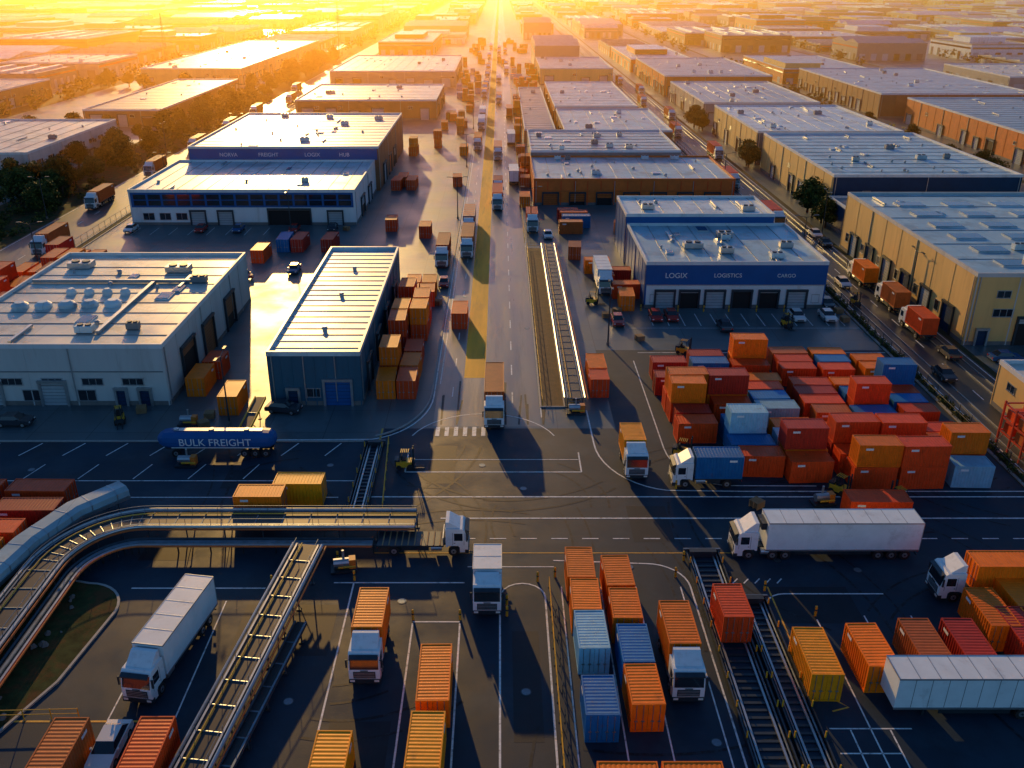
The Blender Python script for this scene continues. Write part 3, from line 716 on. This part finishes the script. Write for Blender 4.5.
# cars
cc={}
def car(x,y,rot,k='carw'):
    if k not in cc:
        m=MB()
        m.prism([(0,.35),(0,.7),(.15,.82),(1.1,.95),(3.7,.98),(4.3,.9),(4.4,.6),(4.35,.33)],-.88,.88,k)
        i=len(m.v)
        bt=[(-.8,1.05,.95),(.8,1.05,.95),(.8,3.85,.97),(-.8,3.85,.97)]; tp=[(-.62,1.75,1.42),(.62,1.75,1.42),(.62,3.2,1.44),(-.62,3.2,1.44)]
        m.v+=bt+tp
        for q in ((0,1,5,4),(1,2,6,5),(2,3,7,6),(3,0,4,7)): m.f.append(tuple(i+a for a in q)); m.m.append(m.mi('glass'))
        m.box(-.64,.64,1.72,3.22,1.425,1.47,k)
        for s in (-1,1):
            for a in (.85,3.5): m.cyl((s*.7,a,.33),(s*.9,a,.33),.33,'tyre',14); m.cyl((s*.89,a,.33),(s*.91,a,.33),.2,'metal',8)
            m.box(*sorted((s*.55,s*.82)),-.02,.05,.58,.72,'lamp'); m.box(*sorted((s*.55,s*.82)),4.36,4.42,.62,.78,'tail'); m.box(*sorted((s*.88,s*1.02)),1.4,1.55,.95,1.08,k)
        m.box(-.5,.5,-.03,.02,.4,.56,'dmetal'); cc[k]=m.mesh('car_mesh')
    put('parked_car',cc[k],(x,y,.02),rot)
ks=['carw','cark','carr','carb']
for q in ((-25,101.2,80),(-57,98,90),(24.8,133,0),(27.3,133.1,0),(34.8,133,180),(47.3,133,0),(52.2,133,0),(54,139,0),(18.5,131,0),(-64,187,0),(-56,187,0),(-44,187,0),(-36,188,0),(66,176,0),(66.2,183,0),(60.5,110,0),(64.6,122,180),(74,118,90),(88,117,90),(82,108,0),(-79,187,0),(-9.9,150,0),(60.5,150,0),(-27.5,45,0),(-45,155,40),(-38,158,0),(10,182,0)):
    car(q[0],q[1],q[2],rr.choice(ks))

# forklifts
fm=MB()
fm.box(-.55,.55,.9,2.6,.3,.95,'ypaint'); fm.box(-.5,.5,2.2,2.75,.4,1.2,'dmetal'); fm.box(-.3,.3,1.5,2.0,.95,1.15,'tyre'); fm.box(-.3,.3,1.95,2.1,1.1,1.6,'tyre')
for s in (-1,1):
    fm.cyl((s*.45,1.0,.95),(s*.4,1.2,2.1),.04,'dmetal',6); fm.cyl((s*.45,2.3,1.1),(s*.4,2.1,2.1),.04,'dmetal',6)
    fm.box(*sorted((s*.22,s*.34)),.65,.78,.1,2.6,'dmetal'); fm.box(*sorted((s*.2,s*.34)),-.5,.65,.08,.14,'dmetal')
    for a,r0 in ((1.05,.35),(2.3,.28)): fm.cyl((s*.4,a,r0),(s*.62,a,r0),r0,'tyre',12)
for i in range(5): fm.box(-.42,.42,1.2+i*.2,1.27+i*.2,2.1,2.14,'ypaint')
fm.box(-.5,.5,.6,.66,.4,.9,'dmetal'); fme=fm.mesh('forklift_mesh')
for q in ((37,80.8,40),(40.5,81,200),(28,119.8,60),(45,130,10),(17,142,80),(-8.9,87.5,90),(-46,97,20),(59,140,0),(22.3,89.5,70)): put('forklift',fme,(q[0],q[1],.02),q[2])

# ---------------------------------------------------------------- conveyors and pipe racks
def resample(path,step=1.0):
    out=[]; P=[Vector(p) for p in path]
    for a,b in zip(P,P[1:]):
        n=max(1,int((b-a).length/step))
        for i in range(n): out.append(a.lerp(b,i/n))
    out.append(P[-1]); return out
def conveyor(name,path,w=2.2,belt='belt',pipes=True,rail='mmetal',frame='metal',cover=None,rollers=2.4):
    e=empty(name,path[0]); P=resample(path,1.2); off=tuple(-c for c in path[0])
    f=MB(); h=w/2
    for o in (-h,h): f.bar(path,o,0,.16,.36,frame)
    f.bar(path,-h*.35,-.3,.1,.16,'dmetal'); f.bar(path,h*.35,-.3,.1,.16,'dmetal')
    bl=MB(); bl.bar(path,0,.06,w-.3,.07,belt)
    if rollers:
        Q=resample(path,rollers)
        for i,p in enumerate(Q[:-1]):
            t=(Q[i+1]-p); t.z=0; t.normalize(); s=Vector((t.y,-t.x,0))
            bl.cyl(p-s*(h-.1)+Vector((0,0,.08)),p+s*(h-.1)+Vector((0,0,.08)),.07,'mmetal',6)
    lg=MB()
    for i in range(0,len(P),3):
        p=P[i]; q=P[min(i+1,len(P)-1)] if i<len(P)-1 else P[i-1]; t=q-p; t.z=0; t.normalize(); s=Vector((t.y,-t.x,0))
        for sg in (-1,1):
            a=p+s*sg*h; 
            if a.z>.35:
                lg.cyl((a.x,a.y,0),(a.x,a.y,a.z-.17),.07,'mmetal',6); lg.box(a.x-.2,a.x+.2,a.y-.2,a.y+.2,0,.06,'dmetal')
        if p.z>.6:
            a=p-s*h;b=p+s*h; lg.cyl((a.x,a.y,.2),(b.x,b.y,p.z-.3),.035,'mmetal',5); lg.cyl((a.x,a.y,p.z-.3),(b.x,b.y,p.z-.3),.05,'mmetal',5)
    for n,m in (('frame',f),('belt',bl),('legs',lg)): put(n,m.mesh(n),off,parent=e)
    if pipes:
        pp=MB(); pp.tube(path,h+.35,.1,.16,'metal'); pp.tube(path,-h-.35,.15,.13,'metal'); pp.tube(path,h+.7,.0,.1,'cT',6); pp.tube(path,-h*.55,.2,.06,'ypaint',6); put('pipes',pp.mesh('pipes'),off,parent=e)
    if rail:
        rl=MB(); 
        for o in (-h-.02,h+.02): rl.tube(path,o,.75,.03,rail,6)
        for i in range(0,len(P),2):
            p=P[i]; q=P[min(i+1,len(P)-1)] if i<len(P)-1 else P[i-1]; t=q-p; t.z=0; t.normalize(); s=Vector((t.y,-t.x,0))
            for sg in (-1,1):
                a=p+s*sg*(h+.02); rl.cyl((a.x,a.y,a.z+.15),(a.x,a.y,a.z+.75),.025,rail,5)
        put('handrail',rl.mesh('handrail'),off,parent=e)
    if cover:
        cv=MB(); cv.sweep(path,[(-h,.2),(-h,.8),(-h*.6,1.15),(h*.6,1.15),(h,.8),(h,.2)],cover); put('cover',cv.mesh('cover'),off,parent=e)
        c2=MB()
        for i in range(0,len(P)-1,2):
            p=P[i]; t=P[i+1]-p; t.z=0; t.normalize()
            c2.sweep([p,p+t*.1],[(-h-.02,.2),(-h-.02,.82),(-h*.6,1.18),(h*.6,1.18),(h+.02,.82),(h+.02,.2)],'metal')
        put('cover_ribs',c2.mesh('cover_ribs'),off,parent=e)
zc=1.7
Lp=[(-41,40,zc),(-41,66,zc)]+[(x,y,zc) for x,y in arc(-34,66.5,7,180,90,12,8)][1:]+[(-8.2,74.5,zc)]
conveyor('elevated_conveyor',Lp,2.3,frame='mmetal')
Lp2=[(-38.4,40,1.2),(-38.4,65.6,1.2)]+[(x,y,1.2) for x,y in arc(-33.6,65.6,4.8,180,90,12,5.6)][1:]+[(-12,71.2,1.2)]
e=empty('pipeline',Lp2[0]); pm=MB()
for o,r0,z,k in ((0,.22,0,'mmetal'),(.5,.14,.05,'metal'),(-.45,.18,.05,'dmetal'),(.8,.09,.1,'cT')): pm.tube(Lp2,o,z,r0,k)
for p in resample(Lp2,3):
    pm.box(p.x-.6,p.x+.6,p.y-.12,p.y+.12,p.z-.36,p.z-.24,'dmetal'); pm.cyl((p.x,p.y,0),(p.x,p.y,p.z-.3),.08,'dmetal',6)
put('pipes',pm.mesh('pipes'),tuple(-c for c in Lp2[0]),parent=e)
conveyor('covered_conveyor',[(-46,48,1.6),(-45.2,62,1.6),(-44,70,1.6),(-42,75.5,1.6),(-38.6,79.5,1.6)],2.4,cover='roofb',pipes=False,rail=None)
conveyor('inclined_conveyor',[(-21.7,38,1.0),(-17.6,69,2.4)],2.0)
conveyor('roller_conveyor',[(-19.3,40,.9),(-16.6,60,.9)],.9,pipes=False,rail=None,frame='mmetal')
conveyor('belt_conveyor',[(9.5,103,1.1),(9.5,175,1.1)],1.9,pipes=True,rail=None,frame='mmetal')
conveyor('ramp_conveyor',[(-30.6,95.5,.5),(-30.2,102.6,1.5)],1.3,frame='ypaint',pipes=False,rail=None)
def track(x,y0,y1,g=1.6):
    m=MB()
    for s in (-1,1):
        m.box(x+s*g/2-.08,x+s*g/2+.08,y0,y1,.06,.24,'metal'); m.box(x+s*(g/2+.55)-.06,x+s*(g/2+.55)+.06,y0,y1,.02,.5,'dmetal')
        m.cyl((x+s*(g/2+.3),y0,.3),(x+s*(g/2+.3),y1,.3),.08,'mmetal',6)
    y=y0+.3
    while y<y1: m.box(x-g/2-.45,x+g/2+.45,y-.12,y+.12,.015,.1,'dmetal'); y+=.75
    y=y0+1
    while y<y1:
        for s in (-1,1): m.box(x+s*(g/2+.55)-.05,x+s*(g/2+.55)+.05,y-.05,y+.05,.5,1.1,'ypaint')
        y+=3
    m.box(x-g/2-.8,x+g/2+.8,y1,y1+.2,.02,.6,'mmetal'); m.box(x-g/2-.3,x+g/2+.3,y1-.6,y1-.02,.1,.7,'dmetal')
    put('rail_track',m.mesh('rail_track'))
track(19.1,38,71.0,1.9); track(22.1,38,64,1.1)
track(-14.6,78.5,92.8,.9)
m=MB()
for xr in (58.9,60.3,64.6,66.0): m.box(xr-.05,xr+.05,60,1200,.01,.12,'metal')
put('tramway_rail',m.mesh('tramway_rail'))
def fence(name,pts,h=1.1,step=2,k='ypaint',rails=(1.05,.6)):
    m=MB()
    for z in rails: m.tube([(x,y,z) for x,y in pts],0,0,.035,k,6)
    for p in resample([(x,y,0) for x,y in pts],step): m.cyl((p.x,p.y,0),(p.x,p.y,h),.045,k,6); m.box(p.x-.12,p.x+.12,p.y-.12,p.y+.12,0,.04,'dmetal')
    put(name,m.mesh(name))
fence('guard_rail',[(4.4,40),(4.4,66)]); fence('guard_rail',[(4.8,44),(4.8,62)],.7,3,'dmetal',(.6,)); fence('guard_rail',[(-37,50),(-31,50.2)])
fence('guard_rail',[(-13,93),(-12,78.5)],1.1,2)
fence('chain_fence',[(56.35,60),(56.35,500)],2.2,3,'dmetal',(2.15,1.1,.3)); fence('chain_fence',[(-84.6,60),(-84.6,500)],2.2,3,'dmetal',(2.15,1.1,.3))
fence('guard_rail',[(5.05,180),(5.05,520)],1.1,4,'ypaint'); fence('guard_rail',[(8.9,176),(5.4,176),(5.4,103.2)],1.0,3)
bm_=MB(); bm_.cyl((0,0,0),(0,0,1.0),.11,'ypaint',10); bm_.cyl((0,0,1.0),(0,0,1.06),.11,'ypaint',10,.05); bm_.cyl((0,0,.55),(0,0,.7),.115,'dmetal',10); bme=bm_.mesh('bollard')
for q in ((.6,63.5),(.6,62),(3.4,66.8),(-3.4,61.5),(-7.4,61.5),(-13.2,67),(16,67.5),(17.2,70),(23.6,65.5),(27,62),(5,67.5),(-20.5,66.3),(-15.2,70),(18.8,83),(10.3,101.5),(8.8,101.5),(23,139),(29,138.6),(33.2,138.6),(37.3,138.6),(41.8,138.6),(46.3,138.6)): put('safety_bollard',bme,(q[0],q[1],0))
lm=MB(); lm.cyl((0,0,0),(0,0,.5),.22,'plinth',8); lm.cyl((0,0,.5),(0,0,9),.12,'dmetal',8,.07)
lm.cyl((0,0,9),(1.8,0,9.4),.05,'dmetal',6); lm.box(1.4,2.3,-.16,.16,9.34,9.46,'dmetal'); lm.cyl((0,0,9),(-1.8,0,9.4),.05,'dmetal',6); lm.box(-2.3,-1.4,-.16,.16,9.34,9.46,'dmetal'); lme=lm.mesh('lamp')
for q in ((67.9,142),(67.9,186),(57,165),(57,230),(6.6,190),(6.6,240),(6.6,300),(-9.5,200),(-9.5,260),(-9.5,330),(-85,160),(-85,230),(-85,300),(57,300),(6.6,370),(-44,186),(16,124),(-33,98),(-102,200),(-102,280)): put('street_lamp',lme,(q[0],q[1],0),rr.choice([0,5,90]))
# red steel storage rack at the right edge
m=MB()
for x in (58.3,60.6):
    for y in (86,88.5,91,93.5): m.box(x-.1,x+.1,y-.1,y+.1,0,5.4,'rpaint')
    for z in (1.7,3.4,5.1): m.box(x-.07,x+.07,86.1,93.4,z-.09,z+.09,'rpaint')
for y in (86,88.5,91,93.5):
    for z in (1.7,3.4,5.1): m.box(58.4,60.5,y-.07,y+.07,z-.08,z+.08,'rpaint')
    m.cyl((58.3,y,.2),(60.6,y,3.4),.05,'rpaint',5)
for z in (1.8,3.5):
    for i in range(3): m.box(58.5,60.4,86.4+i*2.5,88.1+i*2.5,z,z+1.1,['wood','cT','cR'][i])
put('storage_rack',m.mesh('storage_rack'))
def mast(x,y,H):
    m=MB()
    for a in range(3):
        c0=(1.6*math.cos(a*2.094),1.6*math.sin(a*2.094)); m.cyl((c0[0],c0[1],0),(c0[0]*.15,c0[1]*.15,H),.14,'dmetal',5,.08)
    z=0
    while z<H-2:
        f0=1-.85*z/H; f1=1-.85*(z+2)/H
        for a in range(3):
            b2=(a+1)%3; m.cyl((1.6*f0*math.cos(a*2.094),1.6*f0*math.sin(a*2.094),z),(1.6*f1*math.cos(b2*2.094),1.6*f1*math.sin(b2*2.094),z+2),.05,'dmetal',4)
        z+=2
    put('radio_mast',m.mesh('radio_mast'),(x,y,0))
mast(-107,640,34); mast(-196,560,30); mast(-109,910,38)
def skid(x,y,rot=0):
    m=MB(); m.box(-1.2,1.2,-.7,.7,.05,.25,'dmetal'); m.cyl((-.9,0,.8),(.5,0,.8),.42,'metal',12); m.box(.5,1.1,-.4,.4,.25,1.2,'opaint'); m.cyl((0,.3,1.1),(0,.3,1.9),.12,'metal',8); m.cyl((-.5,-.4,.5),(1.1,-.4,.5),.1,'ypaint',6)
    put('pump_skid',m.mesh('pump_skid'),(x,y,.02),rot)
for q in ((-14.4,68.6,10),(9.5,101.2,0),(-35,88,0),(-43,49,30),(-38,98,0),(33.5,80,10)): skid(*q)
pm=MB()
for k in range(5):
    for a in (-.5,0,.5): pm.box(-.6,.6,a-.05,a+.05,k*.16,k*.16+.1,'wood')
    for a in range(6): pm.box(-.58+a*.2,-.44+a*.2,-.6,.6,k*.16+.1,k*.16+.13,'wood')
pme=pm.mesh('pallet_stack')
for q in ((19,138),(17,136),(55,138),(54.6,134),(-36,100),(-36,97.5),(-10.3,142),(-45,101.5),(65.8,128),(66,150),(21,126),(-33,190),(38,119.8),(26.5,79.4)): put('pallet_stack',pme,(q[0],q[1],.03),rr.uniform(0,90))

# ---------------------------------------------------------------- vegetation
def leaves(m,c,rad,n,sz,rnd,flat=.8):
    for i in range(n):
        v=Vector((rnd.gauss(0,1),rnd.gauss(0,1),rnd.gauss(0,1))).normalized()*(rnd.random()**.45)
        p=Vector(c)+Vector((v.x*rad,v.y*rad,v.z*rad*flat))
        a=Vector((rnd.uniform(-1,1),rnd.uniform(-1,1),rnd.uniform(-.6,.6))).normalized(); b2=a.orthogonal().normalized(); s=sz*rnd.uniform(.6,1.3)
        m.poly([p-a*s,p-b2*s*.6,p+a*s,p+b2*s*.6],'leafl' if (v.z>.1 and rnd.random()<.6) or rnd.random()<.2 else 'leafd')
tm=[]
for t in range(4):
    rd=random.Random(300+t); m=MB(); H=rd.uniform(5.5,7.2)
    m.cyl((0,0,0),(.1,.05,H*.4),.26,'bark',8,.16)
    for i in range(11):
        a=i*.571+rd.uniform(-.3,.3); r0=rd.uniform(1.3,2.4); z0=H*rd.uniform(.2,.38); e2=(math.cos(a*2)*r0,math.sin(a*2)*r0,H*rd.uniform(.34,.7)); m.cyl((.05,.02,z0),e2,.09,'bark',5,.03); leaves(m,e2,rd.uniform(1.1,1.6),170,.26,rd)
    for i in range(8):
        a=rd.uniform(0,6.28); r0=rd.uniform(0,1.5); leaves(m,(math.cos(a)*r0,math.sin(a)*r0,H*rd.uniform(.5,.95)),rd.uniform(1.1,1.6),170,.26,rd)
    tm.append(m.mesh('tree_mesh',False))
for i in range(95):
    y=rr.uniform(140,620); put('tree',rr.choice(tm),(rr.uniform(-118,-103.5),y,0),rr.uniform(0,360),scale=[rr.uniform(.75,1.35)]*3)
for i in range(26):
    put('tree',rr.choice(tm),(rr.uniform(-198,-122),rr.choice([rr.uniform(296,328),rr.uniform(215,229),rr.uniform(446,464)]),0),rr.uniform(0,360),scale=[rr.uniform(.9,1.4)]*3)
for q in ((71,196),(70.6,201),(71,206),(70.5,192),(70.8,259),(71,262),(71.2,325),(71,330),(70,334),(-116,226),(-112,228),(-108,222),(130,240),(131,248),(129,262),(134,300),(131,330)): put('tree',rr.choice(tm),(q[0],q[1],0),rr.uniform(0,360),scale=[rr.uniform(.8,1.2)]*3)
def hedge(name,x0,x1,y0,y1,n,sz=.16,rad=.7,zc=.4,k=80):
    m=MB(); rd=random.Random(int(y0+n))
    for i in range(n): leaves(m,(rd.uniform(x0,x1),rd.uniform(y0,y1),rd.uniform(zc*.5,zc*1.3)),rad*rd.uniform(.6,1.2),k,sz,rd,.7)
    put(name,m.mesh(name,False))
hedge('hedge',56.6,57.1,85,170,130,.14,.6,.5,70); hedge('shrubs',-118,-101,120,420,260,.35,1.8,.9,60); hedge('verge_shrubs',-52,-42.6,50,66,34,.1,.5,.35,70)
m=MB(); rd=random.Random(9)
for i in range(900):
    D=rd.uniform(300,2200); x=rd.choice([-1,-1,1])
    if x>0: x=rd.choice([222,375,134,470,294])+rd.uniform(-4,4)
    else: x=rd.choice([-111,-196,-268,-353,-196])+rd.uniform(-7,7)
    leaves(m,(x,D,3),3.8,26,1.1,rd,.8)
put('distant_trees',m.mesh('distant_trees',False))
m=MB(); rd=random.Random(4)
for i in range(60):
    x=rd.uniform(-52,-36);y=rd.uniform(49,65);s=rd.uniform(.1,.35); m.cyl((x,y,.1),(x+rd.uniform(-.2,.2),y+.1,.1+s),s,'plinth',5,s*.5)
put('rubble',m.mesh('rubble'))

# ---------------------------------------------------------------- haze, sky, sun, camera
hm=bpy.data.materials.new('haze'); hm.use_nodes=True; nt=hm.node_tree; nt.nodes.clear()
o_=nt.nodes.new('ShaderNodeOutputMaterial'); vs=nt.nodes.new('ShaderNodeVolumeScatter')
vs.inputs['Color'].default_value=(1,.46,.09,1); vs.inputs['Density'].default_value=.00115; vs.inputs['Anisotropy'].default_value=.74
nt.links.new(vs.outputs[0],o_.inputs['Volume']); M['haze']=hm
try: hm.cycles.homogeneous_volume=True
except Exception: pass
m=MB(); m.box(-3500,3500,215,5000,-2,60,'haze'); put('haze',m.mesh('haze'))
w=bpy.data.worlds.new('World'); scene.world=w; w.use_nodes=True; nt=w.node_tree
sk=nt.nodes.new('ShaderNodeTexSky'); sk.sky_type='NISHITA'; sk.sun_disc=False; sk.sun_elevation=R(EL); sk.sun_rotation=R(AZ)
sk.ozone_density=6.0; sk.dust_density=.3; sk.air_density=1.2
bg=nt.nodes['Background']; bg.inputs['Strength'].default_value=.125; nt.links.new(sk.outputs[0],bg.inputs['Color'])
sl=bpy.data.lights.new('sun','SUN'); sl.energy=5; sl.angle=R(.5); sl.color=(1,.53,.15)
so=bpy.data.objects.new('sun',sl); coll.objects.link(so)
S=Vector((math.sin(R(AZ))*math.cos(R(EL)),math.cos(R(AZ))*math.cos(R(EL)),math.sin(R(EL))))
so.rotation_euler=S.to_track_quat('Z','Y').to_euler(); so.location=(0,100,120)
cam=bpy.data.cameras.new('camera'); cam.lens=31.64; cam.sensor_width=36; cam.shift_x=12/1024; cam.clip_end=12000; cam.clip_start=.5
co=bpy.data.objects.new('camera',cam); coll.objects.link(co); co.location=(0,0,50); co.rotation_euler=(R(90-24.44),0,0)
scene.camera=co
scene.view_settings.view_transform='Standard'; scene.view_settings.look='None'; scene.view_settings.exposure=0
